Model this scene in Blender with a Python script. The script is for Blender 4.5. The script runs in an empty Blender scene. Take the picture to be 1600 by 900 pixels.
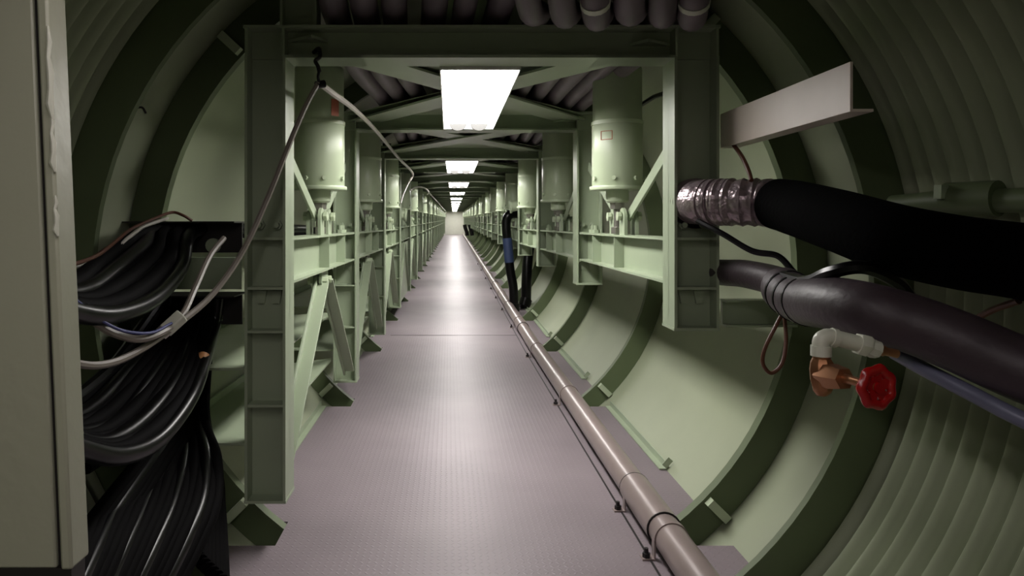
import bpy, math, random
from mathutils import Vector, Matrix
random.seed(4)
PI = math.pi
C = bpy.context.scene.collection
S = bpy.context.scene

# ------------------------------------------------------------------ layout
E = 1.254            # eye height over the deck
F = 1090.0           # focal length in px of the 1600 px frame
VX, VY = 702.0, 351.0
D1, SP = 2.725, 2.085   # first frame, frame pitch
NF = 26
FB = 0.15            # flange width of the frames
AX, AZ, R = 0.114, 1.053, 1.45   # tunnel axis and radius
RIBIN = 1.323
RIB1 = 2.88
END = D1 + NF * SP + 0.6
XL, XR = -0.64, 0.88            # inner faces of the posts
WL, WR = 0.16, 0.175            # post depths
HB = 0.6525                     # underside of the top beam over eye

def off(d):
    t = max(0.0, d - 7.0)
    return 0.006 * t, 0.0085 * t

def at(px, py, d):
    return Vector(((px - VX) * d / F, d, E + (VY - py) * d / F))

# ------------------------------------------------------------------ materials
def s2l(c):
    return tuple(((v / 255) / 12.92 if v <= 10 else (((v / 255) + .055) / 1.055) ** 2.4) for v in c)

def mat(name, rgb, rough=.5, metal=0, noise=.06, scale=6, bump=0, bscale=60, spec=.5):
    m = bpy.data.materials.new(name); m.use_nodes = True
    nt = m.node_tree; b = nt.nodes['Principled BSDF']
    b.inputs['Roughness'].default_value = rough
    b.inputs['Metallic'].default_value = metal
    b.inputs['Specular IOR Level'].default_value = spec
    col = s2l(rgb)
    tc = nt.nodes.new('ShaderNodeTexCoord')
    n = nt.nodes.new('ShaderNodeTexNoise'); n.inputs['Scale'].default_value = scale
    n.inputs['Detail'].default_value = 4
    nt.links.new(tc.outputs['Object'], n.inputs['Vector'])
    r = nt.nodes.new('ShaderNodeValToRGB')
    r.color_ramp.elements[0].position = .3; r.color_ramp.elements[1].position = .7
    r.color_ramp.elements[0].color = tuple(max(0, c * (1 - noise)) for c in col) + (1,)
    r.color_ramp.elements[1].color = tuple(min(1, c * (1 + noise)) for c in col) + (1,)
    nt.links.new(n.outputs['Fac'], r.inputs['Fac'])
    nt.links.new(r.outputs['Color'], b.inputs['Base Color'])
    if bump:
        n2 = nt.nodes.new('ShaderNodeTexNoise'); n2.inputs['Scale'].default_value = bscale
        nt.links.new(tc.outputs['Object'], n2.inputs['Vector'])
        bp = nt.nodes.new('ShaderNodeBump'); bp.inputs['Strength'].default_value = bump
        bp.inputs['Distance'].default_value = .01
        nt.links.new(n2.outputs['Fac'], bp.inputs['Height'])
        nt.links.new(bp.outputs['Normal'], b.inputs['Normal'])
    return m

M = {}
M['green'] = mat('green_paint', (151, 163, 138), .38, 0, .04, 5)
M['wall'] = mat('wall_green_paint', (150, 157, 132), .5, 0, .06, 2)
M['corr'] = mat('corrugated_green_paint', (146, 155, 128), .5, 0, .06, 3)
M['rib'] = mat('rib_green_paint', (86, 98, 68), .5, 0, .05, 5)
M['cream'] = mat('spring_can_paint', (176, 188, 160), .34, 0, .04, 3)
M['panel'] = mat('panel_paint', (158, 160, 140), .42, 0, .04, 2, .12, 30)
M['white'] = mat('white_enamel', (225, 225, 220), .4, 0, .02)
M['steel'] = mat('bare_steel', (150, 146, 140), .32, .8, .08)
M['pipe'] = mat('grey_pipe', (140, 126, 123), .34, .1, .06, 8)
M['darksteel'] = mat('dark_steel', (36, 33, 32), .5, .3, .1)
M['black'] = mat('black_rubber', (5, 4, 5), .3, 0, .1, 10, spec=.25)
M['dull'] = mat('dull_black_rubber', (5, 4, 5), .75, 0, .1, 10, spec=.06)
M['insul'] = mat('black_insulation', (2, 2, 2), .9, 0, .1, 10, .2, 60, .03)
M['wrap'] = mat('purple_black_wrap', (54, 43, 49), .5, 0, .12, 10, .2, 40)
M['tape'] = mat('silver_tape', (160, 145, 150), .3, .65, .15, 14, .9, 34)
M['hose'] = mat('grey_hose', (108, 98, 104), .5, 0, .12, 8)
M['taupecable'] = mat('taupe_cable', (128, 120, 112), .4, 0, .06)
M['greyenamel'] = mat('grey_enamel', (34, 34, 32), .6, 0, .03)
M['greycable'] = mat('grey_cable', (178, 172, 164), .45, 0, .06)
M['bluewire'] = mat('blue_wire', (66, 72, 130), .5, 0, .05)
M['brownwire'] = mat('brown_wire', (86, 46, 26), .5, 0, .08)
M['beampink'] = mat('pale_strut_paint', (205, 192, 182), .45, 0, .04)
M['brass'] = mat('brass', (160, 112, 78), .34, .75, .1)
M['red'] = mat('red_enamel', (150, 12, 14), .25, 0, .08)
M['redlabel'] = mat('faded_red', (168, 92, 70), .6, 0, .06)
M['plastic'] = mat('white_plastic', (200, 202, 186), .4, 0, .04)
M['bluegrey'] = mat('blue_grey_pipe', (104, 106, 128), .4, .1, .05)
M['blue'] = mat('dark_blue_cover', (44, 58, 92), .5, 0, .08)
M['orange'] = mat('orange_tape', (196, 140, 92), .5, 0, .05)
M['end'] = mat('end_wall_paint', (196, 196, 184), .6, 0, .03)

def emit_mat(name, rgb, strength):
    m = bpy.data.materials.new(name); m.use_nodes = True
    nt = m.node_tree; nt.nodes.clear()
    o = nt.nodes.new('ShaderNodeOutputMaterial'); e = nt.nodes.new('ShaderNodeEmission')
    e.inputs['Color'].default_value = (*rgb, 1); e.inputs['Strength'].default_value = strength
    nt.links.new(e.outputs[0], o.inputs[0]); return m
M['glow'] = emit_mat('lamp_glow', (1.0, .965, .93), 20.0)
M['glow_near'] = emit_mat('lamp_glow_dim', (1.0, .90, .90), 4.2)  # weaker and pinker than the glow of the ceiling row
M['glow_added'] = emit_mat('lamp_glow_added', (1.0, .90, .90), 8.0)  # for the unseen lamp added to graze the near walls

def deck_mat():
    m = bpy.data.materials.new('deck_plate'); m.use_nodes = True
    nt = m.node_tree; b = nt.nodes['Principled BSDF']; L = nt.links.new
    def math_(op, a, c=None):
        n = nt.nodes.new('ShaderNodeMath'); n.operation = op
        for i, v in enumerate((a, c)):
            if v is None: continue
            if isinstance(v, (int, float)): n.inputs[i].default_value = v
            else: L(v, n.inputs[i])
        return n.outputs[0]
    tc = nt.nodes.new('ShaderNodeTexCoord'); sp = nt.nodes.new('ShaderNodeSeparateXYZ')
    L(tc.outputs['Object'], sp.inputs[0])
    u = math_('DIVIDE', sp.outputs[0], .026); v = math_('DIVIDE', sp.outputs[1], .026)
    fu = math_('FRACT', math_('ADD', u, 500)); fv = math_('FRACT', math_('ADD', v, 500))
    par = math_('MODULO', math_('ADD', math_('FLOOR', math_('ADD', u, 500)), math_('FLOOR', math_('ADD', v, 500))), 2.0)
    sg = math_('SUBTRACT', math_('MULTIPLY', par, 2.0), 1.0)
    a = math_('SUBTRACT', fu, .5); c = math_('MULTIPLY', math_('SUBTRACT', fv, .5), sg)
    p = math_('MULTIPLY', math_('ADD', a, c), 1.15); q = math_('MULTIPLY', math_('SUBTRACT', a, c), 3.2)
    rr = math_('SQRT', math_('ADD', math_('MULTIPLY', p, p), math_('MULTIPLY', q, q)))
    h = math_('SUBTRACT', 1.0, math_('MULTIPLY', rr, 1.5)); h = math_('MAXIMUM', h, 0.0)
    n = nt.nodes.new('ShaderNodeTexNoise'); n.inputs['Scale'].default_value = 1.6; n.inputs['Detail'].default_value = 5
    L(tc.outputs['Object'], n.inputs['Vector'])
    r = nt.nodes.new('ShaderNodeValToRGB')
    r.color_ramp.elements[0].position = .3; r.color_ramp.elements[1].position = .7
    r.color_ramp.elements[0].color = (*s2l((122, 112, 117)), 1)
    r.color_ramp.elements[1].color = (*s2l((136, 125, 130)), 1)
    L(n.outputs['Fac'], r.inputs['Fac']); L(r.outputs['Color'], b.inputs['Base Color'])
    bp = nt.nodes.new('ShaderNodeBump'); bp.inputs['Strength'].default_value = .35; bp.inputs['Distance'].default_value = .004
    L(h, bp.inputs['Height']); L(bp.outputs['Normal'], b.inputs['Normal'])
    b.inputs['Roughness'].default_value = .42; b.inputs['Specular IOR Level'].default_value = .4
    return m
M['deck'] = deck_mat()

# ------------------------------------------------------------------ mesh builder
class MB:
    def __init__(s): s.v = []; s.f = []
    def box(s, x0, x1, y0, y1, z0, z1):
        i = len(s.v)
        s.v += [(x, y, z) for z in (z0, z1) for y in (y0, y1) for x in (x0, x1)]
        s.f += [(i, i+2, i+3, i+1), (i+4, i+5, i+7, i+6), (i, i+1, i+5, i+4), (i+2, i+6, i+7, i+3), (i, i+4, i+6, i+2), (i+1, i+3, i+7, i+5)]
        return s
    def bar(s, p0, p1, w, t, up=(1, 0, 0)):
        """flat bar from p0 to p1; thickness t along 'up', width w across"""
        p0, p1 = Vector(p0), Vector(p1); d = (p1 - p0).normalized()
        a = Vector(up); a = (a - d * a.dot(d)).normalized(); b = d.cross(a)
        i = len(s.v)
        for p in (p0, p1):
            for sa, sb in ((-1, -1), (1, -1), (1, 1), (-1, 1)):
                s.v.append(tuple(p + a * (sa * t / 2) + b * (sb * w / 2)))
        s.f += [(i, i+3, i+2, i+1), (i+4, i+5, i+6, i+7)]
        for k in range(4): s.f.append((i+k, i+(k+1) % 4, i+4+(k+1) % 4, i+4+k))
        return s
    def prism(s, poly, h, axis='z', base=0.0):
        n = len(poly); i = len(s.v)
        for k in (base, base + h):
            for a, b in poly:
                s.v.append({'z': (a, b, k), 'y': (a, k, b), 'x': (k, a, b)}[axis])
        s.f += [tuple(range(i, i+n))[::-1], tuple(range(i+n, i+2*n))]
        for k in range(n): s.f.append((i+k, i+(k+1) % n, i+n+(k+1) % n, i+n+k))
        return s
    def rings(s, pts, radii, n=12, cap=True):
        pts = [Vector(p) for p in pts]
        if not hasattr(radii, '__len__'): radii = [radii] * len(pts)
        i0 = len(s.v); a = None
        for k, p in enumerate(pts):
            t = pts[min(k+1, len(pts)-1)] - pts[max(k-1, 0)]
            if t.length < 1e-7: t = Vector((0, 0, 1))
            t.normalize()
            if a is None:
                a = t.cross(Vector((0, 0, 1)))
                if a.length < 1e-3: a = Vector((1, 0, 0))
            a = (a - t * a.dot(t)).normalized(); b = t.cross(a)
            for j in range(n):
                w = 2 * PI * j / n
                s.v.append(tuple(p + (a * math.cos(w) + b * math.sin(w)) * radii[k]))
        for k in range(len(pts) - 1):
            for j in range(n):
                p, q = i0 + k*n + j, i0 + k*n + (j+1) % n
                s.f.append((p, q, q+n, p+n))
        if cap:
            s.f.append(tuple(range(i0, i0+n))[::-1])
            e = i0 + (len(pts)-1)*n; s.f.append(tuple(range(e, e+n)))
        return s
    def cyl(s, p0, p1, r, n=16, r2=None):
        return s.rings([p0, p1], [r, r if r2 is None else r2], n)
    def lathe(s, prof, c, n=24, axis='z'):
        """profile of (radius, height) turned about an axis through c"""
        d = {'z': Vector((0, 0, 1)), 'x': Vector((1, 0, 0)), 'y': Vector((0, 1, 0))}[axis]
        a = Vector((1, 0, 0)) if axis != 'x' else Vector((0, 1, 0)); b = d.cross(a); c = Vector(c); i0 = len(s.v)
        for r, h in prof:
            for j in range(n):
                w = 2*PI*j/n
                s.v.append(tuple(c + d*h + (a*math.cos(w) + b*math.sin(w)) * r))
        for k in range(len(prof)-1):
            for j in range(n):
                p, q = i0+k*n+j, i0+k*n+(j+1) % n
                s.f.append((p, q, q+n, p+n))
        s.f.append(tuple(range(i0, i0+n))[::-1]); e = i0+(len(prof)-1)*n; s.f.append(tuple(range(e, e+n)))
        return s
    def build(s, name, m, parent=None, loc=None, smooth=True, bevel=0):
        me = bpy.data.meshes.new(name); me.from_pydata(s.v, [], s.f); me.update()
        import bmesh
        bm = bmesh.new(); bm.from_mesh(me); bmesh.ops.recalc_face_normals(bm, faces=bm.faces); bm.to_mesh(me); bm.free()
        o = bpy.data.objects.new(name, me); C.objects.link(o)
        me.materials.append(m)
        if smooth:
            me.polygons.foreach_set('use_smooth', [True]*len(me.polygons))
            me.set_sharp_from_angle(angle=math.radians(38))
        if parent: o.parent = parent
        if loc is not None: o.location = loc
        if bevel:
            bv = o.modifiers.new('bevel', 'BEVEL'); bv.width = bevel; bv.segments = 2; bv.limit_method = 'ANGLE'
        return o

def spline(P, n=8):
    P = [Vector(p) for p in P]; out = []
    Q = [P[0]*2 - P[1]] + P + [P[-1]*2 - P[-2]]
    for i in range(1, len(Q)-2):
        a, b, c, d = Q[i-1], Q[i], Q[i+1], Q[i+2]
        for k in range(n):
            t = k/n
            out.append(.5*((2*b) + (c-a)*t + (2*a-5*b+4*c-d)*t*t + (3*b-a-3*c+d)*t**3))
    out.append(P[-1]); return out

def tag(o, label=None, cat=None, group=None, kind=None):
    if label: o['label'] = label
    if cat: o['category'] = cat
    if group: o['group'] = group
    if kind: o['kind'] = kind
    return o
def thing(name, label, cat, loc=(0, 0, 0), group=None):
    o = bpy.data.objects.new(name, None); C.objects.link(o); o.location = loc; o.empty_display_size = .1
    return tag(o, label, cat, group)
def dup(root, label=None, group=None, skip=()):
    r = root.copy(); C.objects.link(r)
    if label: r['label'] = label
    if group: r['group'] = group
    for ch in list(root.children):
        if ch.name.split('.')[0] in skip: continue
        c = ch.copy(); C.objects.link(c); c.parent = r
        for g in ch.children:
            if g.name.split('.')[0] in skip: continue
            d = g.copy(); C.objects.link(d); d.parent = c
    return r
def place(o, d, x=0.0, z=0.0):
    dx, dz = off(d); o.location = (x + dx, d, z + dz)
    if d > 7: o.rotation_euler = (.0085, 0, -.006)

ORD = ['first', 'second', 'third', 'fourth', 'fifth', 'sixth', 'seventh', 'eighth', 'ninth', 'tenth']
def series(n, upto, fmt, far):
    return fmt.format(ORD[n]) if n < upto else far

# ------------------------------------------------------------------ setting
def shell(name, a0, a1, d0, d1, m, corr=0.0, pitch=.0762, nseg=24, step=.5):
    b = MB(); ds = []
    if corr:
        k = int(round((d1-d0)/pitch*8)); ds = [d0+(d1-d0)*i/k for i in range(k+1)]
    else:
        d = d0
        while d < d1-1e-6: ds.append(d); d += step
        ds.append(d1)
    for d in ds:
        dx, dz = off(d)
        r = R if not corr else R + .022 + corr*math.cos(2*PI*(d-d0)/pitch + PI)
        for j in range(nseg+1):
            w = math.radians(a0 + (a1-a0)*j/nseg)
            b.v.append((AX+dx+r*math.cos(w), d, AZ+dz+r*math.sin(w)))
    n = nseg+1
    for i in range(len(ds)-1):
        for j in range(nseg):
            p = i*n+j; b.f.append((p, p+1, p+n+1, p+n))
    return tag(b.build(name, m), kind='structure')
D0 = 2.36
shell('wall_left', 130, 270, D0, END, M['wall'], nseg=32)
shell('wall_right', -90, 50, D0, END, M['wall'], nseg=32)
shell('ceiling', 50, 130, D0, END, M['wall'], nseg=20)
shell('wall_near_left', 130, 270, -3.9, D0, M['corr'], corr=.02, nseg=48)
shell('wall_near_right', -90, 50, -3.9, D0, M['corr'], corr=.02, nseg=48)
shell('ceiling_near', 50, 130, -3.9, D0, M['corr'], corr=.02, nseg=28)
def disc(name, d, m):
    dx, dz = off(d)
    b = MB(); b.rings([(AX+dx, d, AZ+dz), (AX+dx, d+.05, AZ+dz)], R+.06, 64)
    return tag(b.build(name, m), kind='structure')
disc('wall_end', END, M['end']); disc('wall_back', -3.95, M['wall'])

# deck with cut-outs where the tunnel ribs pass through
b = MB(); XF0, XF1 = -.883, 1.11
ribs = [RIB1 + SP*i for i in range(NF)]
cuts = [-3.9]; segs = []
for r_ in ribs: cuts += [r_-.155, r_+.065]
cuts.append(END)
for i in range(len(cuts)-1):
    y0, y1 = cuts[i], cuts[i+1]
    x0, x1 = (XF0, XF1) if i % 2 == 0 else (-.68, .95)
    ys = [y0] + ([7.0] if y0 < 7 < y1 else []) + [y1]
    for ya, yb in zip(ys, ys[1:]):
        (xa, za), (xb, zb) = off(ya), off(yb); k = len(b.v)
        for zz in (-.012, 0):
            b.v += [(x0+xa, ya, za+zz), (x1+xa, ya, za+zz), (x1+xb, yb, zb+zz), (x0+xb, yb, zb+zz)]
        b.f += [(k, k+3, k+2, k+1), (k+4, k+5, k+6, k+7)] + [(k+j, k+(j+1) % 4, k+4+(j+1) % 4, k+4+j) for j in range(4)]
tag(b.build('floor', M['deck'], smooth=False), kind='structure')

# joint lines across the deck plates
trim_n = [0]
def trim(b, m, **k):
    trim_n[0] += 1
    return tag(b.build('trim_%d' % trim_n[0], m, **k), kind='structure')
b = MB().box(-.66, .76, 7.85, 7.862, .06*.1, .0085+.001); trim(b, M['darksteel'])

# tunnel ribs: web ring, inner flange and splice blocks
def rib_mesh(d, width=.10, rin=RIBIN, n=96, R=R-.002):
    dx, dz = off(d); b = MB()
    def ring(y, r):
        i = len(b.v)
        for j in range(n):
            w = 2*PI*j/n; b.v.append((AX+dx+r*math.cos(w), y, AZ+dz+r*math.sin(w)))
        return i
    prof = [(d, R), (d, rin), (d+width, rin), (d+width, rin+.012), (d+.012, rin+.012), (d+.012, R)]
    idx = [ring(*p) for p in prof]
    for a, c in zip(idx, idx[1:] + idx[:1]):
        for j in range(n):
            b.f.append((a+j, a+(j+1) % n, c+(j+1) % n, c+j))
    return b
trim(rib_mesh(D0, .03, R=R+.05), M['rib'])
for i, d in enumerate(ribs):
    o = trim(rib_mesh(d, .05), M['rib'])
    if i < 4:
        dx, dz = off(d)
        for ang in (-44.5, 224.5, 137, 47):
            w = math.radians(ang); u = Vector((math.cos(w), 0, math.sin(w))); t = Vector((-math.sin(w), 0, math.cos(w)))
            c = Vector((AX+dx, d, AZ+dz))
            MB().bar(c+u*(RIBIN+.012)+Vector((0, -.018, 0)), c+u*(R-.012)+Vector((0, -.018, 0)), .036, .035, tuple(t)).build('splice_block', M['cream'], o)

# angle strips along both floor edges, one per bay
for i in range(NF-1):
    y0, y1 = ribs[i]+.68, ribs[i+1]-.17
    for sx in (1, -1):
        X = 1.108 if sx > 0 else -.881
        b = MB(); pts = []
        (xa, za), (xb, zb) = off(y0), off(y1)
        b.bar((X+xa, y0, za+.021), (X+xb, y1, zb+.021), .042, .006, (1, 0, 0))
        b.bar((X+xa-sx*.018, y0, za+.006), (X+xb-sx*.018, y1, zb+.006), .006, .036, (1, 0, 0))
        b.bar((X+xa-sx*.012, y0, za+.02), (X+xa+sx*.022, y0, za+.058), .03, .006, (0, 1, 0))
        trim(b, M['green'])

# ------------------------------------------------------------------ portal frames
def make_frame():
    t = thing('portal_frame', 'x', 'frame')
    zt = E+HB
    def post(xi, xo, z0, levels):
        s = 1 if xo > xi else -1
        b = MB(); a, c = sorted((xi, xi+s*.011)); b.box(a, c, 0, FB, z0, zt+.008)
        a, c = sorted((xo, xo-s*.011)); b.box(a, c, 0, FB, z0, zt+.008)
        a, c = sorted((xi, xo)); b.box(a, c, .071, .079, z0, zt+.008)
        p = b.build('post', M['green'], t)
        ia, ic = sorted((xi+s*.0105, xo-s*.0105))
        for h in levels:
            MB().box(ia, ic, .004, FB-.004, E+h-.005, E+h+.005).build('stiffener', M['green'], p)
        MB().box(a-.002, c+.002, -.002, FB+.002, z0-.010, z0+.001).build('end_plate', M['green'], p)
        xm = (xi+xo)/2
        for k in (-.035, .035):
            MB().lathe([(.008, 0), (.019, 0), (.021, .012), (.018, .024), (.008, .026)], (xm+k, .071, E+.0), 10, 'y')
            bb = MB(); bb.cyl((xm+k, .072, E-.002), (xm+k, .052, E-.002), .019, 6); bb.cyl((xm+k, .06, E-.002), (xm+k, .034, E-.002), .011, 12)
            bb.build('bolt', M['green'], p)
        for k in (-.03, .03):
            bb = MB(); bb.prism([(xm+k-.022, E-.262), (xm+k+.022, E-.262), (xm+k+.012, E-.315), (xm+k-.012, E-.315)], .012, 'y', .058)
            bb.build('lug', M['green'], p)
        return p
    post(XL, XL-WL, E-1.08, [-.055, -.25, -.42, -.71])
    post(XR, XR+WR, E-.405, [-.055, -.25])
    b = MB(); x0, x1 = XL-WL-.006, XR+WR+.006
    b.box(x0+.2, x1-.2, 0, FB, zt, zt+.011); b.box(x0, x1, 0, FB, zt+.117, zt+.128); b.box(x0, x1, .069, .081, zt+.009, zt+.119)
    b.box(XL-.005, XL+.3, 0, FB, zt, zt+.011); b.box(XR-.3, XR+.005, 0, FB, zt, zt+.011)
    tb = b.build('top_beam', M['green'], t)
    for x in (XL-WL+.005, XL-.01, XR+.01, XR+WR-.005):
        MB().box(x-.005, x+.005, .004, FB-.004, zt+.008, zt+.118).build('stiffener', M['green'], tb)
    return t
frame0 = make_frame()
FG = 'portal frames along the walkway'
def frame_label(n):
    if n == 0: return 'pale green steel portal frame nearest the camera, with a shadowed dark front'
    return series(n, 8, 'pale green steel portal frame, {} from the camera over the grey deck', 'pale green steel portal frame far down the walkway, beyond the eighth one')
for n in range(NF+1):
    d = D1 + n*SP
    if n == 0: f = frame0; f['label'] = frame_label(0); f['group'] = FG
    else: f = dup(frame0, frame_label(n), FG, skip=() if n < 6 else ('bolt', 'lug', 'end_plate'))
    place(f, d)

# ------------------------------------------------------------------ bay members
MID = (SP+FB)/2
def make_side_beam(left):
    t = thing('side_beam', 'x', 'beam')
    xc = XL-.075 if left else XR+.08
    b = MB(); z0, z1 = E-.245, E-.055; hw = .062
    y0, y1 = FB+.001, SP-.001
    b.box(xc-hw, xc+hw, y0, y1, z1-.01, z1); b.box(xc-hw, xc+hw, y0, y1, z0, z0+.01); b.box(xc-.004, xc+.004, y0, y1, z0+.008, z1-.008)
    w = b.build('web_beam', M['green'], t)
    for y in (MID-.02, MID+.55):
        MB().box(xc-hw+.004, xc+hw-.004, y-.005, y+.005, z0+.009, z1-.009).build('stiffener', M['green'], w)
    # upright lugs either side of the spring rod, with pins
    for s in (-1, 1):
        bb = MB(); yc = MID+s*.115
        pts = [(yc-.055, z1-.001), (yc+.055, z1-.001), (yc+.055, E+.03)] + [(yc+.05*math.cos(a), E+.045+.045*math.sin(a)) for a in (.3, .9, 1.57, 2.2, 2.85)] + [(yc-.055, E+.03)]
        bb.prism(pts, .016, 'x', xc-.038); bb.prism(pts, .016, 'x', xc+.022)
        l = bb.build('lug', M['green'], t)
        p = MB(); p.cyl((xc-.058, yc, E+.045), (xc+.058, yc, E+.045), .016, 12)
        p.cyl((xc-.064, yc, E+.045), (xc-.044, yc, E+.045), .027, 6); p.cyl((xc+.044, yc, E+.045), (xc+.064, yc, E+.045), .027, 6)
        p.build('pin', M['cream'], l)
    # anchor bolts near the frame
    for yy in (SP-.14, SP-.24, FB+.14):
        p = MB(); p.cyl((xc+.0, yy, z1-.001), (xc, yy, z1+.022), .026, 6); p.cyl((xc, yy, z1+.02), (xc, yy, z1+.05), .014, 12)
        p.build('bolt', M['green'], t)
    if left:
        bb = MB(); yc = MID
        bb.prism([(yc-.10, z0+.001), (yc+.10, z0+.001), (yc+.10, z0-.07), (yc+.05, z0-.11), (yc-.05, z0-.11), (yc-.10, z0-.07)], .014, 'x', xc-.030)
        bb.prism([(yc-.10, z0+.001), (yc+.10, z0+.001), (yc+.10, z0-.07), (yc+.05, z0-.11), (yc-.05, z0-.11), (yc-.10, z0-.07)], .014, 'x', xc+.016)
        l = bb.build('lug', M['green'], t)
        for s in (-1, 1):
            p = MB(); p.cyl((xc-.05, yc+s*.06, z0-.06), (xc+.055, yc+s*.06, z0-.06), .022, 6)
            p.build('pin', M['cream'], l)
    return t
def make_can(left):
    t = thing('spring_can', 'x', 'spring cylinder')
    xc = XL-.075 if left else XR+.045
    c = (xc, MID, E)
    body = MB().lathe([(.05, .205), (.132, .205), (.137, .212), (.137, .55), (.133, .556), (.133, .85), (.128, .86), (.05, .862)], c, 40).build('cylinder_body', M['cream'], t)
    MB().lathe([(.10, .545), (.1405, .545), (.1405, .565), (.10, .565)], c, 40).build('seam_band', M['cream'], body)
    MB().lathe([(.05, .19), (.148, .19), (.150, .194), (.150, .206), (.148, .21), (.05, .21)], c, 40).build('bottom_flange', M['cream'], t)
    MB().lathe([(.02, .12), (.05, .12), (.062, .13), (.062, .192), (.02, .192)], c, 24).build('spigot', M['cream'], t)
    b = MB().lathe([(.01, .085), (.038, .085), (.040, .12), (.01, .125)], c, 6); b.lathe([(.01, -.046), (.019, -.046), (.019, .10), (.01, .10)], c, 16)
    b.lathe([(.01, -.05), (.034, -.05), (.034, -.015), (.01, -.01)], c, 6)
    b.build('rod', M['steel'], t)
    for a in (200, 250, 300, 340) if not left else (200, 250, 290, 340):
        w = math.radians(a); u = Vector((math.cos(w), math.sin(w), 0)); p = Vector(c)+Vector((0, 0, .25))
        MB().cyl(p+u*.134, p+u*.150, .012, 6).build('bolt', M['cream'], t)
    # top mount reaching the tunnel crown
    top = AZ + math.sqrt(R*R-(abs(xc-AX)+.075)**2) - E
    b = MB().lathe([(.03, .858), (.085, .858), (.085, .885), (.03, .885)], c, 20); b.lathe([(.02, .88), (.05, .88), (.05, top-.002), (.02, top-.002)], c, 16)
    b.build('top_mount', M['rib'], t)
    return t
def make_brace(p0, p1, left):
    t = MB().bar(p0, p1, .062, .012, (1, 0, 0)); return t
SBL, SBR = make_side_beam(True), make_side_beam(False)
CL, CR = make_can(True), make_can(False)
def side_word(l): return 'left' if l else 'right'

xcl, xcr = XL-.075, XR+.08
def brace_mesh(p0, p1, x):
    return MB().bar((x, *p0), (x, *p1), .06, .012, (1, 0, 0))
braces = {}
for left, x in ((True, xcl), (False, xcr)):
    for key, p0, p1 in (('fore', (MID-.115, E+.045), (FB+.01, E+.40)), ('aft', (MID+.115, E+.045), (SP-.02, E+.40))):
        o = brace_mesh(p0, p1, x).build('upper_brace', M['green'], bevel=.002); tag(o, 'x', 'brace'); braces[(left, key)] = o
for key, p0, p1 in (('lfore', (MID-.06, E-.305), (FB+.03, E-1.0)), ('laft', (MID+.06, E-.305), (SP-.03, E-1.0))):
    b = MB().bar((xcl, *p0), (xcl, *p1), .075, .012, (1, 0, 0)); b.bar((xcl+.034, *p0), (xcl+.034, *p1), .012, .06, (1, 0, 0))
    o = b.build('lower_brace', M['green'], bevel=.002); tag(o, 'x', 'brace'); braces[(True, key)] = o
# overhead X bracing
zx = E+HB+.068
cb = {}
for key, xa, xb in (('a', XR-.02, XL+.02), ('b', XL+.02, XR-.02)):
    dz_ = .0 if key == 'a' else .014
    o = MB().bar((xa, FB-.1, zx+dz_), (xb, SP+.1, zx+dz_), .2, .012, (0, 0, 1)).build('cross_brace', M['green'])
    tag(o, 'x', 'brace'); cb[key] = o
xm_, ym_ = (XL+XR)/2, MID
b = MB(); b.prism([(XL-.05, FB+.002), (XR+.05, FB+.002), (xm_+.1, ym_-.06), (xm_-.1, ym_-.06)], .006, 'z', zx+.036)
b.prism([(XL-.05, SP-.002), (xm_-.1, ym_+.06), (xm_+.1, ym_+.06), (XR+.05, SP-.002)], .006, 'z', zx+.036)
b.prism([(xm_-.1, ym_-.06), (xm_+.1, ym_-.06), (xm_+.1, ym_+.06), (xm_-.1, ym_+.06)], .006, 'z', zx+.036)
ROOF = b.build('roof_sheet', M['green'])
# long shelf plates on the left below the beams
def shelf(h):
    z = E+h; y0, y1 = .065, SP-.245
    xo = AX-math.sqrt(R*R-(z-AZ)**2)+.012
    b = MB().prism([(xo, y0+.03), (-.93, y0), (-.812, y0), (-.812, y0+.12), (-.765, y0+.14), (-.765, y1-.05), (-.775, y1), (xo, y1-.28)], .010, 'z', z-.01)
    b.box(xo+.004, xo+.012, y0+.05, y1-.3, z-.02, z+.035)
    return b
SH = {}
for key, h in (('low', -.874), ('high', -.574)):
    o = shelf(h).build('cable_shelf', M['green']); tag(o, 'x', 'shelf'); SH[key] = o

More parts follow.
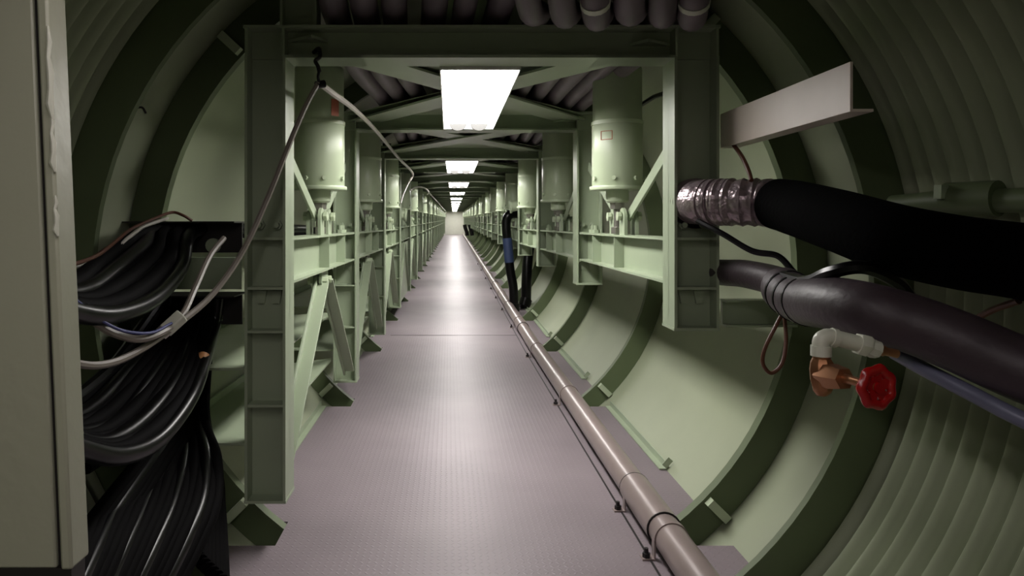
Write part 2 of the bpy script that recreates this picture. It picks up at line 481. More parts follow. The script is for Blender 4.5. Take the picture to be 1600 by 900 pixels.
FARB = 7
for n in range(NF):
    d = D1+n*SP
    near = n < 6
    for left, src in ((True, SBL), (False, SBR)):
        w = side_word(left)
        lab = series(n, FARB, 'pale green side beam on the %s of the deck, in the {} bay' % w, 'pale green side beam on the %s, in the small bays far down the tunnel' % w)
        o = src if n == 0 else dup(src, lab, None, skip=() if near else ('bolt', 'pin', 'stiffener'))
        o['label'] = lab; o['group'] = 'side beams on the ' + w; place(o, d)
    for left, src in ((True, CL), (False, CR)):
        w = side_word(left)
        lab = series(n, FARB, 'cream spring cylinder hanging on the %s, {} from the camera' % w, 'cream spring cylinder on the %s, among the small far ones' % w)
        o = src if n == 0 else dup(src, lab, None, skip=() if near else ('bolt', 'seam_band'))
        o['label'] = lab; o['group'] = 'spring cylinders on the ' + w; place(o, d)
    for (left, key), src in braces.items():
        w = side_word(left); up = 'upper' if key in ('fore', 'aft') else 'lower'
        end = 'near' if key in ('fore', 'lfore') else 'far'
        if n >= 10: continue
        lab = series(n, FARB, 'green flat %s brace at the %s end of the {} bay on the %s' % (up, end, w), 'green flat %s brace at the %s end of a distant bay on the %s' % (up, end, w))
        o = src if n == 0 else src.copy()
        if n: C.objects.link(o)
        o['label'] = lab; o['group'] = '%s braces on the %s, %s end' % (up, w, end); place(o, d)
    for key, src in cb.items():
        if n >= 14: continue
        k = 'rising to the near right' if key == 'a' else 'rising to the near left'
        lab = series(n, FARB, 'green overhead cross brace %s above the {} bay' % k, 'green overhead cross brace %s above a distant bay' % k)
        o = src if n == 0 else src.copy()
        if n: C.objects.link(o)
        o['label'] = lab; o['group'] = 'cross braces ' + k; place(o, d)
    if n < 16:
        lab = series(n, FARB, 'green roof sheet over the overhead cross braces of the {} bay', 'green roof sheet over the cross braces of a distant bay')
        o = ROOF if n == 0 else ROOF.copy()
        if n: C.objects.link(o)
        tag(o, lab, 'sheet', 'roof sheets over the bays'); place(o, d)
    for key, src in SH.items():
        if n >= 8: continue
        k = 'lower' if key == 'low' else 'upper'
        lab = series(n, FARB, 'pale green %s shelf plate behind the left posts of the {} bay' % k, 'pale green %s shelf plate in the last distant bay shelved on the left' % k)
        o = src if n == 0 else src.copy()
        if n: C.objects.link(o)
        o['label'] = lab; o['group'] = k + ' shelf plates on the left'; place(o, d)

# marks on the two nearest cylinders
def patch(c, r, a0, a1, z0, z1, th=.002, n=8):
    b = MB(); k = n+1
    for rr in (r, r+th):
        for z in (z0, z1):
            for j in range(k):
                w = math.radians(a0+(a1-a0)*j/n); b.v.append((c[0]+rr*math.cos(w), c[1]+rr*math.sin(w), z))
    for j in range(n):
        b.f += [(2*k+j, 2*k+j+1, 3*k+j+1, 3*k+j), (j, j+k, j+k+1, j+1), (j, j+1, 2*k+j+1, 2*k+j), (k+j, 3*k+j, 3*k+j+1, k+j+1)]
    b.f += [(0, 2*k, 3*k, k), (n, k+n, 3*k+n, 2*k+n)]
    return b
tag(patch((XL-.075, MID, 0), .1335, 268+40, 268+62, E+.585, E+.675).build('label_plate', M['redlabel'], CL), 'faded red label plate')
cc = (XR+.045, MID, 0)
bb = patch(cc, .1372, 218, 246, E+.500, E+.503); b2 = patch(cc, .1372, 218, 246, E+.455, E+.458)
b3 = patch(cc, .1372, 218, 219.5, E+.455, E+.503, n=2); b4 = patch(cc, .1372, 244.5, 246, E+.455, E+.503, n=2)
for q in (b2, b3, b4):
    k = len(bb.v); bb.v += q.v; bb.f += [tuple(i+k for i in f) for f in q.f]
tag(bb.build('stamp', M['redlabel'], CR), 'small faded red outlined stamp')

# ------------------------------------------------------------------ strip lights
def make_lamp(glow):
    L0 = SP-FB-.14; t = thing('strip_light', 'x', 'light')
    w, z = .165, 0.0
    b = MB()
    b.box(-w, w, 0, L0, .055, .063)
    for s in (-1, 1): b.bar((s*w, 0, .03), (s*w, L0, .03), .062, .005, (1, 0, 0))
    for y in (.003, L0-.003): b.box(-w, w, y-.003, y+.003, .001, .056)
    h = b.build('housing', M['white'], t)
    MB().box(-w+.006, w-.006, .012, L0-.012, .034, .040).build('diffuser', glow, t)
    for y in (L0-.022,):
        for s in (-1, 1):
            b = MB(); pts = [(s*.07+.058*math.cos(a), .034-.046*math.sin(a)) for a in [PI*i/10 for i in range(11)]]
            b.prism(pts, .018, 'y', y-.009); b.build('lamp_holder', M['greyenamel'], h)
    for y in (.25, L0-.25):
        MB().bar((0, y, .06), (0, y, .138), .03, .006, (1, 0, 0)).build('hanger_strap', M['green'], t)
    return t
lamp0 = make_lamp(M['glow'])
for k in range(NF//2+1):
    n = min(2*k, NF-1); d = D1+n*SP+FB+.006  # last lamp, out of step with the row, is added to brighten the end wall
    lab = 'blazing white strip light nearest the camera, hung under the ceiling' if k == 0 else series(k, 6, 'white strip light, {} in the ceiling row from the camera', 'tiny white strip light far along the ceiling row, its last one added for the end wall')
    o = lamp0 if k == 0 else dup(lamp0, lab, None, skip=() if k < 4 else ('lamp_holder',))
    o['label'] = lab; o['group'] = 'strip lights in the ceiling row'
    place(o, d, .128, E+HB-.014)
o = make_lamp(M['glow_near']); o.name = 'strip_light'; o['label'] = 'dim strip light hung behind the viewpoint, outside the view'; o['group'] = 'strip lights in the ceiling row'
o.location = (-.18, -.5, E+HB+.09)

o = make_lamp(M['glow_added']); o['label'] = 'unseen strip light added farther behind the viewpoint for grazing light'; o['group'] = 'strip lights in the ceiling row'  # added lamp out of view, throws grazing light along the corrugations
o.location = (-.12, -3.0, E+HB+.09)

# ------------------------------------------------------------------ floor pipe
pr = .062; px_ = .832
P = [Vector((px_+off(d)[0], d, pr+.012+off(d)[1])) for d in (.3, 7.0, END-.3)]
t = thing('floor_pipe', 'long grey pipe clamped along the right edge of the deck', 'pipe', (px_, .3, 0))
def loc(p): return Vector(p)-Vector((px_, .3, 0))
MB().rings([loc(p) for p in P], pr, 24).build('pipe', M['pipe'], t)
def pipe_at(d): dx, dz = off(d); return Vector((px_+dx, d, pr+.012+dz))
for d0, d1 in ((2.70, 3.13), (7.9, 8.2), (13.2, 13.5)):
    sl = MB().rings([loc(pipe_at(d0)), loc(pipe_at(d1))], pr+.006, 24).build('sleeve', M['pipe'], t)
    for q in (d0, d1): MB().rings([loc(pipe_at(q-.0025)), loc(pipe_at(q+.0025))], pr+.0068, 24).build('joint_ring', M['darksteel'], sl)
for d in [2.62, 3.06, 4.85, 6.6, 8.4, 10.0, 11.5, 13.0, 15.2, 17.6, 20]:
    c = loc(pipe_at(d)); b = MB()
    n = 16; k0 = len(b.v)
    for rr in (pr-.001, pr+.0045):
        for yy in (-.016, .016):
            for j in range(n+1):
                w = -.1+(PI+.2)*j/n; b.v.append((c.x+rr*math.cos(w), c.y+yy, c.z+rr*math.sin(w)))
    k = n+1
    for j in range(n):
        b.f += [(k0+2*k+j, k0+2*k+j+1, k0+3*k+j+1, k0+3*k+j), (k0+j, k0+k+j, k0+k+j+1, k0+j+1), (k0+j, k0+j+1, k0+2*k+j+1, k0+2*k+j), (k0+k+j, k0+3*k+j, k0+3*k+j+1, k0+k+j+1)]
    zf = c.z-pr-.012
    for s in (-1, 1):
        b.box(c.x+s*(pr+.002)-.003, c.x+s*(pr+.002)+.003, c.y-.016, c.y+.016, zf+.001, c.z)
        x0, x1 = sorted((c.x+s*pr, c.x+s*(pr+.05))); b.box(x0, x1, c.y-.02, c.y+.02, zf, zf+.006)
    cl = b.build('clamp', M['pipe'], t)
    for s in (-1, 1):
        q = MB().cyl((c.x+s*(pr+.03), c.y, zf+.005), (c.x+s*(pr+.03), c.y, zf+.022), .015, 6); q.cyl((c.x+s*(pr+.03), c.y, zf+.02), (c.x+s*(pr+.03), c.y, zf+.04), .008, 10)
        q.build('bolt', M['darksteel'], cl)
# gap line beside the pipe
b = MB()
for a, c in ((.3, 7.0), (7.0, 30.0)):
    (xa, za), (xb, zb) = off(a), off(c); b.bar((.752+xa, a, za+.001), (.752+xb, c, zb+.001), .008, .003, (0, 0, 1))
trim(b, M['darksteel'])

# ------------------------------------------------------------------ near left: painted panel
t = thing('door_panel', 'grey green painted steel panel standing at the far left edge', 'panel', (-.70, 1.2, 0))
z0, z1 = E-.592, E+.72
def lean(z): return (E+.386-z)*.043
b = MB(); b.prism([(-.20, z0), (-.018+lean(z0), z0), (-.018+lean(z1), z1), (-.20, z1)], .045, 'y', 0); b.build('sheet', M['panel'], t, bevel=.004)
b = MB(); b.prism([(-.008+lean(z0), z0), (.012+lean(z0), z0), (.012+lean(z1), z1), (-.008+lean(z1), z1)], .06, 'y', -.006); b.build('edge_strip', M['panel'], t, bevel=.005)
b = MB(); b.prism([(-.019+lean(z0), z0+.002), (-.008+lean(z0), z0+.002), (-.008+lean(z1), z1-.002), (-.019+lean(z1), z1-.002)], .03, 'y', .008); tag(b.build('seam', M['darksteel'], t), 'dark seam between sheet and edge strip')
for dz_, ln, rr_ in ((.34, .16, .006), (.19, .10, .005), (.05, .07, .0045)):
    P_ = [(.011+lean(E+dz_-ln*k/6)+.002*math.sin(k*2.3), -.006, E+dz_-ln*k/6) for k in range(7)]
    tag(MB().rings(P_, [rr_*q for q in (.3, .7, .6, 1, .8, 1.2, .4)], 8).build('paint_drip', M['plastic'], t), 'pale dried paint drip')
tag(MB().box(-.17, .05, .0, .045, 0, z0+.001).build('plinth', M['darksteel'], t), 'black plinth')

# ------------------------------------------------------------------ near left: cables
def inside(p, rmax):
    dx, dz = off(p.y); x, z = p.x-AX-dx, p.z-AZ-dz; q = math.hypot(x, z)
    if q <= rmax: return p
    return Vector((AX+dx+x*rmax/q, p.y, AZ+dz+z*rmax/q))
def cable(pts, r, m, name, label, cat, group=None, n=8, world=False, rmax=1.29):
    P = [inside(p, rmax) for p in spline([p if world else at(*p) for p in pts], 10)]
    return tag(MB().rings(P, r, n).build(name, m), label, cat, group)

N1 = 9
for i in range(N1):
    f = i/(N1-1)
    rowb = (i % 2)
    s0 = (232+74*f, 356+6*rowb+4*f, 2.86); 
    pts = [Vector((-1.13+.018*i, 4.9, E-.03-.02*rowb)), Vector((-1.19+.026*i, 3.5, E-.02-.02*rowb)), at(*s0),
           at(205+78*f, 372+46*f+8*rowb, 2.55), at(160+82*f, 404+62*f+8*rowb, 2.2), at(118+60*f, 440+52*f+6*rowb, 1.9), at(70+40*f, 450+36*f, 1.7), at(10+30*f, 440+20*f, 1.52)]
    lab = ('black cable outermost of the upper bundle, sagging from the left shelf' if i == N1-1 else 'black cable topmost of the upper bundle left of the post' if i == 0 else 'black cable inside the upper bundle sagging left of the near post')
    cable(pts, .024+.004*random.random(), M['black' if i % 3 == 2 else 'dull'], 'black_cable', lab, 'cable', 'black cables of the upper left bundle', 10, True)
N2 = 10
for i in range(N2):
    f = i/(N2-1); rowb = i % 2
    pts = [at(268+72*f, 466, 2.87), at(262+72*f, 498+12*rowb, 2.85), at(238+82*f, 540+20*f, 2.62), at(200+98*f, 580+40*f, 2.36), at(150+100*f, 632+46*f+6*rowb, 2.1), at(100+90*f, 660+52*f, 1.88), at(60+60*f, 650+50*f, 1.7), at(0+40*f, 630+40*f, 1.52)]
    lab = ('black cable outermost of the middle bundle, with an orange tape band' if i == N2-1 else 'black cable innermost of the middle bundle beside the panel' if i == 0 else 'black cable inside the middle bundle drooping left of the near post')
    o = cable(pts, .023+.005*random.random(), M['black' if i % 3 == 0 else 'dull'], 'black_cable', lab, 'cable', 'black cables of the middle left bundle', 10, True)
    if i == N2-1:
        a = at(318, 556, 2.61); c = at(313, 572, 2.57)
        tag(MB().rings([a, c], .0235, 14).build('tape_band', M['orange'], o), 'orange tape band')
N3 = 17
for i in range(N3):
    f = i/(N3-1); rowb = i % 2
    pts = [at(256+66*f, 560, 2.88), at(240+78*f, 655+14*rowb, 2.8), at(200+136*f, 716+6*rowb, 2.45+.17*f), at(160+175*f, 785, 2.1+.32*f), at(126+180*f, 855, 1.82+.42*f), at(92+173*f, 930, 1.62+.44*f), at(66+154*f, 1000, 1.5+.42*f)]
    lab = ('black cable outermost of the lowest bundle, by the deck edge' if i == N3-1 else 'black cable innermost of the lowest bundle, beside the panel' if i == 0 else 'black cable inside the lowest bundle running down beside the panel')
    cable(pts, .024+.005*random.random(), M['black' if i % 4 == 2 else 'dull'], 'black_cable', lab, 'cable', 'black cables of the lowest left bundle', 10, True)
N4 = 12
for i in range(N4):
    f = i/(N4-1)
    pts = [at(262-8*f, 452+100*f, 2.87), at(250-8*f, 470+120*f, 2.82), at(205, 520+120*f, 2.6), at(160, 570+120*f, 2.4), at(118, 610+120*f, 2.2), at(70, 640+120*f, 2.05)]
    cable(pts, .019, M['black' if i % 3 == 0 else 'dull'], 'black_cable', ('thin black cable uppermost of those behind, against the left wall' if i == 0 else 'black cable behind the middle bundle, against the left wall'), 'cable', 'black cables against the left wall', 8, True)

N5 = 14
for i in range(N5):
    f = i/(N5-1); rowb = i % 2
    pts = [at(258+66*f, 500, 2.9), at(248+70*f, 560+10*rowb, 2.88), at(222+96*f, 650, 2.8), at(196+138*f, 730+8*rowb, 2.74), at(172+158*f, 800, 2.6), at(140+180*f, 880, 2.42), at(110+190*f, 960, 2.28)]
    cable(pts, .026, M['dull'], 'black_cable', 'black cable of the rear lowest rank, in deep shadow beside the deck', 'cable', 'black cables of the rear lowest rank', 8, True)

# dark shelf arms carrying the upper bundles
def arm(px0, px1, y, d, label, h=.045):
    a, c = at(px0, y, d), at(px1, y, d)
    t = thing('shelf_arm', label, 'bracket', ((a.x+c.x)/2, d, a.z))
    x0, x1 = a.x-(a.x+c.x)/2, c.x-(a.x+c.x)/2
    MB().box(x0, x1, -.09, .09, -.006, 0).build('top_plate', M['darksteel'], t)
    b = MB(); b.box(x0+.02, x1, .02, .028, -.13, -.004); b.build('web_plate', M['darksteel'], t)
    for k in (.45, .75):
        x = x0+(x1-x0)*k; MB().cyl((x, -.0, -.10), (x, .022, -.10), .03, 16).build('clamp_saddle', M['green'], t)
    return t
arm(200, 376, 346, 2.9, 'dark shelf arm above the upper black cables, left of the near post')
arm(212, 376, 459, 2.9, 'dark shelf arm between the upper and middle black cables')
# green plate behind the cables
t = MB(); a = at(243, 402, 2.98); c = at(378, 452, 2.98); t.box(a.x, c.x, 2.975, 2.985, c.z, a.z)
tag(t.build('cover_plate', M['green'], bevel=.002), 'small green cover plate between the two dark shelf arms', 'plate')

# grey cable from the hook on the top beam
hk = at(497, 128, 2.70)
cable([(497, 130, 2.70), (478, 165, 2.66), (452, 225, 2.6), (418, 310, 2.52), (378, 395, 2.44), (330, 462, 2.3), (270, 512, 2.12), (210, 552, 1.95), (160, 570, 1.82), (110, 566, 1.7), (40, 540, 1.55)], .0105, M['taupecable'], 'grey_cable', 'grey cable slanting from the top beam hook down across the left post', 'cable')
cable([(499, 130, 2.705), (520, 146, 2.9), (555, 172, 3.5), (590, 207, 4.6), (622, 246, 6.2), (640, 264, 7.2), (645, 273, 7.6), (640, 283, 7.6)], .0125, M['greycable'], 'white_cable', 'white cable running from the top beam hook away along the left posts', 'cable')
cable([(640, 283, 7.6), (631, 302, 7.3), (626, 318, 7.1)], .007, M['greycable'], 'grey_wire', 'short grey wire hanging under the end of the white cable', 'wire')
cable([(642, 297, 9.2), (652, 292, 9.8), (664, 294, 11), (670, 300, 12), (668, 304, 12.2)], .012, M['greycable'], 'white_cable', 'white cable looped beyond the fourth portal frame on the left', 'cable')
cable([(672, 303, 13), (682, 314, 17), (690, 323, 23), (696, 330, 31)], .012, M['greycable'], 'white_cable', 'thin white cable farthest down the left side under the ceiling', 'cable')
t = thing('cable_hook', 'black hook and tie holding the two pale cables at the top beam', 'hook', at(497, 92, 2.715))
o0 = Vector(t.location)
MB().rings(spline([at(490, 82, 2.79)-o0, at(498, 76, 2.75)-o0, at(500, 88, 2.712)-o0, at(493, 95, 2.71)-o0, at(497, 104, 2.705)-o0, at(499, 112, 2.702)-o0], 6), .008, 8).build('hook', M['darksteel'], t)
MB().rings(spline([at(499, 110, 2.703)-o0, at(497, 120, 2.7)-o0, at(499, 131, 2.7)-o0], 5), .006, 8).build('cord', M['black'], t)
MB().rings([at(494, 133, 2.70)-o0, at(507, 131, 2.72)-o0], .0155, 10).build('knot', M['black'], t)

# loop of grey and blue cables across the left gap
cable([(350, 372, 2.6), (328, 400, 2.5), (305, 450, 2.35), (285, 492, 2.2), (255, 518, 2.05), (215, 530, 1.95), (165, 515, 1.85), (120, 480, 1.75), (95, 455, 1.65), (40, 400, 1.5)], .0105, M['taupecable'], 'grey_cable', 'grey cable looping in front of the black bundles to the panel', 'cable')
o = cable([(268, 505, 2.09), (235, 520, 1.98), (190, 516, 1.88), (150, 495, 1.78), (118, 468, 1.7), (95, 448, 1.62), (40, 396, 1.48)], .0042, M['bluewire'], 'blue_wire', 'thin blue wire following the looping grey cable', 'wire')
t = thing('cable_connector', 'pale square connector on the looping grey cable', 'connector', at(268, 506, 2.1))
MB().bar((-.02, 0, -.022), (.022, .03, .022), .035, .035, (1, 0, 0)).build('connector_body', M['plastic'], t, bevel=.004)
MB().bar((-.030, -.006, -.03), (-.018, .002, -.018), .03, .03, (1, 0, 0)).build('cable_gland', M['steel'], t)
cable([(300, 345, 2.86), (285, 336, 2.84), (268, 332, 2.83), (240, 342, 2.7), (205, 358, 2.5), (180, 378, 2.3), (150, 400, 2.1), (105, 415, 1.9), (40, 425, 1.7)], .006, M['brownwire'], 'brown_wire', 'brown wire arching over the top dark shelf arm', 'wire')
cable([(255, 340, 2.86), (230, 350, 2.7), (200, 372, 2.45), (165, 402, 2.2), (110, 418, 1.95), (40, 435, 1.75)], .007, M['greycable'], 'grey_wire', 'pale wire beside the brown one at the top left shelf arm', 'wire')
cable([(198, 175, 2.56), (210, 170, 2.56), (222, 168, 2.56), (228, 177, 2.57)], .004, M['darksteel'], 'wire_stub', 'small bent wire stub sticking out of the upper left wall', 'wire', rmax=1.44)

# ------------------------------------------------------------------ overhead hoses
hx = [-.46, -.34, -.22, -.06, .06, .20, .34, .46, .58, .70, .82, .93]
for i, x in enumerate(hx):
    r = .045+.012*random.random(); z = E+HB+.128+r+.002
    top = .06*random.random()
    near = x > .3
    if near:
        k = (x-.34)/.12
        pts = [(x-.22, .6, E+1.12), (x-.20, 1.6, E+1.10), (x-.12, 2.2, z+.10), (x-.05, 2.52, z-.045-.012*(i % 3)), (x+.0, 2.66, z-.02), (x+.01, 2.80, z), (x, 3.4, z-.0), (x-.02, 4.8, z), (x+.02, 6.9, z), (x, 9.0, z+off(9)[1]), (x+off(15.3)[0], 15.3, z+off(15.3)[1])]
    else:
        pts = [(x, .6, E+1.14), (x+.01, 1.8, E+1.08), (x+.02, 2.5, z+.10), (x, 2.80, z+.03), (x-.03, 3.7, z), (x+.03, 4.8, z), (x, 6.9, z), (x, 9.0, z+off(9)[1]), (x+off(15.3)[0], 15.3, z+off(15.3)[1])]
    lab = ('grey hose draped over the top beam, leftmost of the overhead row' if i == 0 else 'grey hose draped over the top beam at its right end, rightmost overhead' if i == len(hx)-1 else 'grey hose drooping in front of the top beam on the right' if near else 'grey hose lying on top of the portal frames toward the left')
    o = tag(MB().rings([inside(v, 1.44-.07) for v in spline(pts, 8)], r, 14).build('overhead_hose', M['hose']), lab, 'hose', 'overhead hoses toward the right' if near else 'overhead hoses toward the left')
    if near:
        P = [inside(v, 1.44-.07) for v in spline(pts, 8)]; q = 18+(i % 3)*2
        tag(MB().rings([P[q], P[q]+(P[q+1]-P[q]).normalized()*.022], r+.003, 16).build('tape_band', M['plastic'], o), 'white tape band')
# upright hangers over the beam at the left
def hanger(px0, px1, label):
    d = 2.80; a, c = at(px0, 39, d), at(px1, 39, d); xm = (a.x+c.x)/2
    zb = E+HB+.129; zt = AZ+math.sqrt(R*R-(abs(xm-AX)+.09)**2)-.004
    b = MB(); w = (c.x-a.x)/2
    b.box(xm-w, xm-w+.01, d-.05, d+.05, zb, zt); b.box(xm+w-.01, xm+w, d-.05, d+.05, zb, zt); b.box(xm-w, xm+w, d-.004, d+.004, zb, zt)
    return tag(b.build('hanger_post', M['green']), label, 'hanger')
hanger(442, 498, 'dark green upright hanger on the left end of the top beam')

# ------------------------------------------------------------------ right: strut, pipes, valve
t = MB(); x = 1.09
t.box(x-.004, x+.004, 1.89, D1+.07, E+.312, E+.442); t.box(x-.004, x+.06, 1.89, D1+.07, E+.306, E+.314)
tag(t.build('steel_strut', M['beampink'], bevel=.001), 'pale pinkish steel strut jutting from the right post toward the camera', 'strut')

t = thing('insulated_pipe', 'thick black insulated pipe with a silver taped end, upper right', 'pipe', at(1215, 320, 2.48))
o0 = Vector(t.location)
path = spline([at(1080, 314, 2.79), at(1100, 316, 2.68), at(1150, 316, 2.58), at(1215, 319, 2.47), at(1300, 342, 2.12), at(1400, 374, 1.85), at(1500, 395, 1.75), at(1600, 409, 1.68), (1.46, 1.5, E-.12), (1.44, 1.2, E-.14)], 10)
path = [p-o0 for p in path]
rs = [.084+.004*math.sin(k*2.1)+.003*random.random() for k in range(33)]
MB().rings(path[:33], rs, 28).build('tape_wrap', M['tape'], t)
MB().rings(path[30:], [.09]+[.091]*2+[.093]*(len(path[30:])-3), 28).build('insulation', M['insul'], t)
for k in (11, 13, 15, 17):
    MB().rings([path[k], path[k+1]], [.0885, .0885], 28).build('tape_ridge', M['tape'], t)
a = at(1088, 318, 2.77)
tag(MB().rings([a-Vector((0, 0, 0)), a+Vector((.0, .02, 0))], .1, 32).build('pipe_shade_ring', M['black']), 'black ring painted as the shaded hole round the upper pipe at the right post', 'shade_ring')  # black ring stands in for the shaded hole in the post web

t = thing('wrapped_pipe', 'purplish black wrapped pipe sloping below the thick black one', 'pipe', at(1240, 470, 2.15))
o0 = Vector(t.location)
p = spline([at(1098, 424, 3.0), at(1136, 426, 2.75), at(1165, 428, 2.62), at(1215, 440, 2.4), at(1235, 455, 2.25)], 8)
MB().rings([q-o0 for q in p], .052, 22).build('thin_pipe', M['wrap'], t)
p = spline([at(1218, 446, 2.32), at(1250, 468, 2.1), at(1300, 474, 1.86), at(1360, 487, 1.72), at(1430, 508, 1.66), at(1500, 535, 1.6), at(1600, 578, 1.52), (1.33, 1.36, E-.36), (1.38, 1.0, E-.42)], 8)
p = [q-o0 for q in p]
MB().rings(p, [.058, .066]+[.071]*(len(p)-2), 26).build('wrap_sleeve', M['wrap'], t)
for k in (4, 7, 10):
    tag(MB().rings([p[k], p[k]+(p[k+1]-p[k]).normalized()*.012], .0735, 26).build('strap', M['black'], t), 'black strap')
cable([(1225, 432, 2.2), (1260, 440, 2.0), (1300, 425, 1.85), (1350, 418, 1.8), (1400, 440, 1.85), (1425, 470, 1.9)], .018, M['black'], 'black_tube', 'black tube bowed over the wrapped pipe', 'tube')
cable([(1090, 345, 2.6), (1130, 366, 2.5), (1175, 392, 2.42), (1215, 400, 2.36), (1240, 425, 2.3)], .011, M['black'], 'black_cable', 'thin black cable drooping from the silver taped pipe end', 'cable')
cable([(1225, 485, 2.2), (1212, 510, 2.18), (1195, 545, 2.18), (1192, 568, 2.18), (1205, 583, 2.18), (1222, 568, 2.18), (1228, 535, 2.2), (1226, 495, 2.22)], .006, M['brownwire'], 'brown_wire', 'loop of brown wire hanging under the wrapped pipe', 'wire')
cable([(1146, 226, 2.7), (1160, 246, 2.6), (1170, 268, 2.54), (1174, 282, 2.5)], .008, M['brownwire'], 'brown_wire', 'brown wire between the pale strut and the silver taped pipe', 'wire')
cable([(1600, 470, 1.72), (1570, 484, 1.8), (1545, 500, 1.86), (1520, 512, 1.9)], .009, M['brownwire'], 'brown_wire', 'brown wire at the right edge below the thick black pipe', 'wire')
cable([(1008, 158, 3.9), (1025, 150, 3.6), (1060, 140, 3.2)], .012, M['black'], 'black_cable', 'short black cable end beside the nearest right spring cylinder', 'cable')

# bluish tube under the wrapped pipe
t = MB().rings(spline([at(1398, 551, 1.76), at(1450, 580, 1.66), at(1520, 616, 1.57), at(1600, 657, 1.48), (1.36, 1.3, E-.50), (1.4, 1.0, E-.56)], 8), .018, 14)
tag(t.build('blue_grey_tube', M['bluegrey']), 'bluish grey tube sloping under the wrapped pipe at the right', 'tube')

# valve with fittings and red handwheel
t = thing('gate_valve', 'brass valve with white fittings and red handwheel, below the wrapped pipe', 'valve', at(1295, 585, 1.75))
o0 = Vector(t.location); L = lambda x, y, d=1.75: at(x, y, d)-o0
el = spline([L(1283, 552), L(1283, 535), L(1288, 528), L(1300, 527), L(1345, 538), L(1372, 546)], 8)
ft = MB().rings(el, .0205, 18).build('elbow_fitting', M['plastic'], t)
MB().rings([L(1283, 556), L(1283, 540)], .0245, 18).build('elbow_collar', M['plastic'], ft)
MB().rings([L(1298, 527), L(1306, 529)], .0245, 18).build('elbow_collar', M['plastic'], ft)
MB().rings([L(1340, 537), L(1352, 540), L(1356, 542)], [.028, .030, .026], 6).build('union_nut', M['plastic'], t)
MB().rings([L(1356, 542), L(1364, 545), L(1372, 548)], [.022, .024, .020], 8).build('hex_nut', M['plastic'], t)
MB().rings([L(1368, 546), L(1380, 548), L(1384, 549), L(1402, 553)], [.014, .014, .011, .011], 14).build('brass_nipple', M['brass'], t)
MB().rings([L(1284, 562), L(1284, 550)], .021, 16).build('brass_ring', M['brass'], t)
bd = MB(); bd.rings([L(1284, 618), L(1284, 612), L(1285, 606), L(1285, 595), L(1285, 578), L(1284, 566), L(1284, 560)], [.012, .021, .024, .029, .031, .027, .022], 8)
bd.rings([L(1284, 585), L(1300, 588, 1.72), L(1320, 592, 1.68)], [.030, .034, .027], 6)
bd.build('valve_body', M['brass'], t)
st = MB().rings([L(1316, 591, 1.69), L(1330, 594, 1.66), L(1350, 600, 1.62), L(1370, 605, 1.585)], [.013, .011, .010, .010], 12).build('stem', M['brass'], t)
# handwheel
c = L(1370, 605, 1.59); ax = (L(1370, 605, 1.59)-L(1310, 590, 1.70)).normalized()
a = ax.cross(Vector((0, 0, 1))).normalized(); e = a.cross(ax)
w = MB(); ring = []; rr = []
for j in range(41):
    q = 2*PI*j/40; k = .041+.0025*math.cos(8*q); ring.append(c+(a*math.cos(q)+e*math.sin(q))*k); rr.append(.0095)
n = 10; i0 = len(w.v)
for j in range(40):
    q = 2*PI*j/40; u = a*math.cos(q)+e*math.sin(q); k = .040+.0028*math.cos(7*q)
    for m_ in range(n):
        z = 2*PI*m_/n; w.v.append(tuple(c+u*(k+.012*math.cos(z))+ax*(.010*math.sin(z))))
for j in range(40):
    for m_ in range(n):
        w.f.append((i0+j*n+m_, i0+j*n+(m_+1) % n, i0+((j+1) % 40)*n+(m_+1) % n, i0+((j+1) % 40)*n+m_))
hw = w.build('handwheel', M['red'], t)
for j in range(5):
    q = 2*PI*j/5+.3; u = a*math.cos(q)+e*math.sin(q)
    MB().bar(c-ax*.004, c+u*.037, .024, .010, tuple(ax)).build('spoke', M['red'], hw)
MB().rings([c-ax*.010, c+ax*.010], .013, 12).build('hub', M['red'], hw)
MB().rings([c-ax*.024, c-ax*.009], .009, 6).build('nut', M['brass'], hw)

t.scale = (.9, .9, .9); t.location = at(1295, 585, 1.75*.9)
# pipe flange on the right wall behind the black pipe, and a small duct below the post
t = thing('wall_pipe', 'dull green pipe with a clamp along the right wall behind the black pipe', 'pipe', at(1520, 312, 1.95))
o0 = Vector(t.location)
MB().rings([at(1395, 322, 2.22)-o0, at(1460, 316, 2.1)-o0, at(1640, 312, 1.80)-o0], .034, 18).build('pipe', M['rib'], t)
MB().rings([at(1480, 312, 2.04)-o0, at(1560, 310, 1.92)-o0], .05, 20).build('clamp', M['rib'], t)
MB().bar(at(1466, 300, 2.02)-o0, at(1478, 300, 2.0)-o0, .04, .04, (0, 0, 1)).build('bolt', M['green'], t)
t = MB(); a, c = at(1126, 470, 2.86), at(1235, 505, 2.86)
t.box(a.x, c.x, 2.84, 2.86, c.z, a.z); t.box(a.x, c.x, 2.80, 2.87, a.z, a.z+.008); t.box(a.x, c.x, 2.80, 2.87, c.z-.008, c.z)
tag(t.build('side_rail', M['green']), 'green channel rail behind the right post under the wrapped pipe', 'rail')

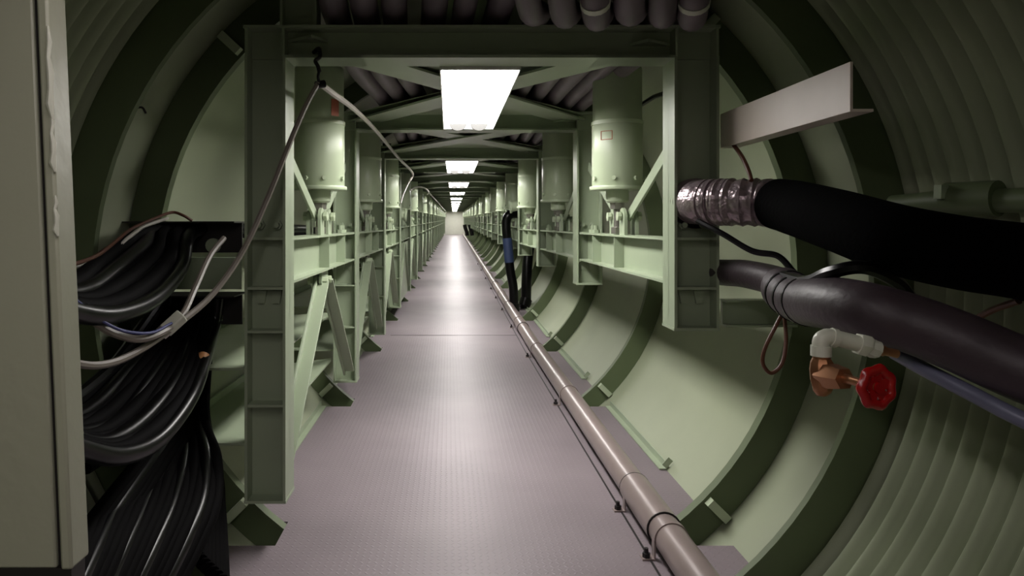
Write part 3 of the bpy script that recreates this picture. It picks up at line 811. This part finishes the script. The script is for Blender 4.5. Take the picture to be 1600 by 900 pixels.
# ------------------------------------------------------------------ mid tunnel: black hoses, pipe stubs, blank panel
d = 9.9
t = thing('black_hose', 'black bent hose standing on the deck edge beside the fourth right post, nearer', 'hose', at(803, 484, d))
o0 = Vector(t.location)
MB().rings([q-o0 for q in spline([at(834, 340, d+.25), at(815, 335, d+.1), at(798, 335, d), at(791, 347, d), at(793, 380, d), at(797, 420, d), at(802, 450, d), at(803, 480, d)], 8)], .065, 16).build('hose', M['black'], t)
tag(MB().rings([at(792.5, 372, d)-o0, at(796, 410, d)-o0], .069, 16).build('sleeve', M['blue'], t), 'dark blue sleeve')
MB().rings([at(803, 474, d)-o0, at(803, 486, d)-o0], .078, 16).build('hose_end', M['black'], t)
t = thing('black_hose', 'black hose standing behind the bent one at the deck edge', 'hose', at(822, 478, d+.3))
o0 = Vector(t.location)
MB().rings([q-o0 for q in spline([at(834, 360, d+.5), at(826, 395, d+.35), at(823, 430, d+.3), at(822, 470, d+.3)], 8)], .075, 16).build('hose', M['black'], t)
MB().rings([at(822, 468, d+.3)-o0, at(818, 480, d+.25)-o0], .09, 16).build('hose_end', M['black'], t)
def stub(pa, pb, label):
    a, c = at(*pa), at(*pb); t = thing('pipe_stub', label, 'pipe', tuple(a)); c = c-a
    MB().rings([Vector((0, 0, 0)), c*.7, c], [.068, .068, .074], 20).build('pipe', M['cream'], t)
    MB().rings([c*.96, c*1.06], .088, 20).build('flange', M['cream'], t)
stub((608, 334, 9.3), (634, 336, 9.3), 'pale pipe stub poking inward past the fourth left post')
stub((826, 320, 9.4), (798, 323, 9.4), 'pale pipe stub poking inward past the fourth right post')
a, c = at(620, 356, 9.2), at(0, 0, 9.2)
t = MB(); x = XL-.02; t.box(x-.012, x, 9.14, 11.05, .2, E-.26)
tag(t.build('blank_panel', M['green']), 'plain green sheet panel filling the fourth bay on the left', 'panel')
# dark hose tangle by the far right
for i, (px, d) in enumerate(((727, 38), (735, 35))):
    t = MB().rings(spline([at(px-1, 351, d), at(px, 356, d), at(px+2, 362, d), at(px+3, 368, d)], 6), .10, 12)
    tag(t.build('black_hose', M['black']), ('left' if i == 0 else 'right') + ' one of two tiny black hoses at the far right end of the tunnel', 'hose')

# ------------------------------------------------------------------ camera, world, view
cam = bpy.data.cameras.new('camera'); co = bpy.data.objects.new('camera', cam); C.objects.link(co)
co.location = (0, 0, E); co.rotation_euler = (PI/2, 0, 0)
cam.sensor_width = 36; cam.lens = F/1600*36
cam.shift_x = (800-VX)/1600; cam.shift_y = -(450-VY)/1600; cam.clip_start = .02; cam.clip_end = 200
S.camera = co
w = bpy.data.worlds.new('world'); S.world = w; w.use_nodes = True
w.node_tree.nodes['Background'].inputs[0].default_value = (.02, .022, .024, 1)
w.node_tree.nodes['Background'].inputs[1].default_value = .2
S.view_settings.view_transform = 'Standard'; S.view_settings.look = 'None'
S.view_settings.exposure = .7; S.view_settings.gamma = 1; S.view_settings.use_curve_mapping = False
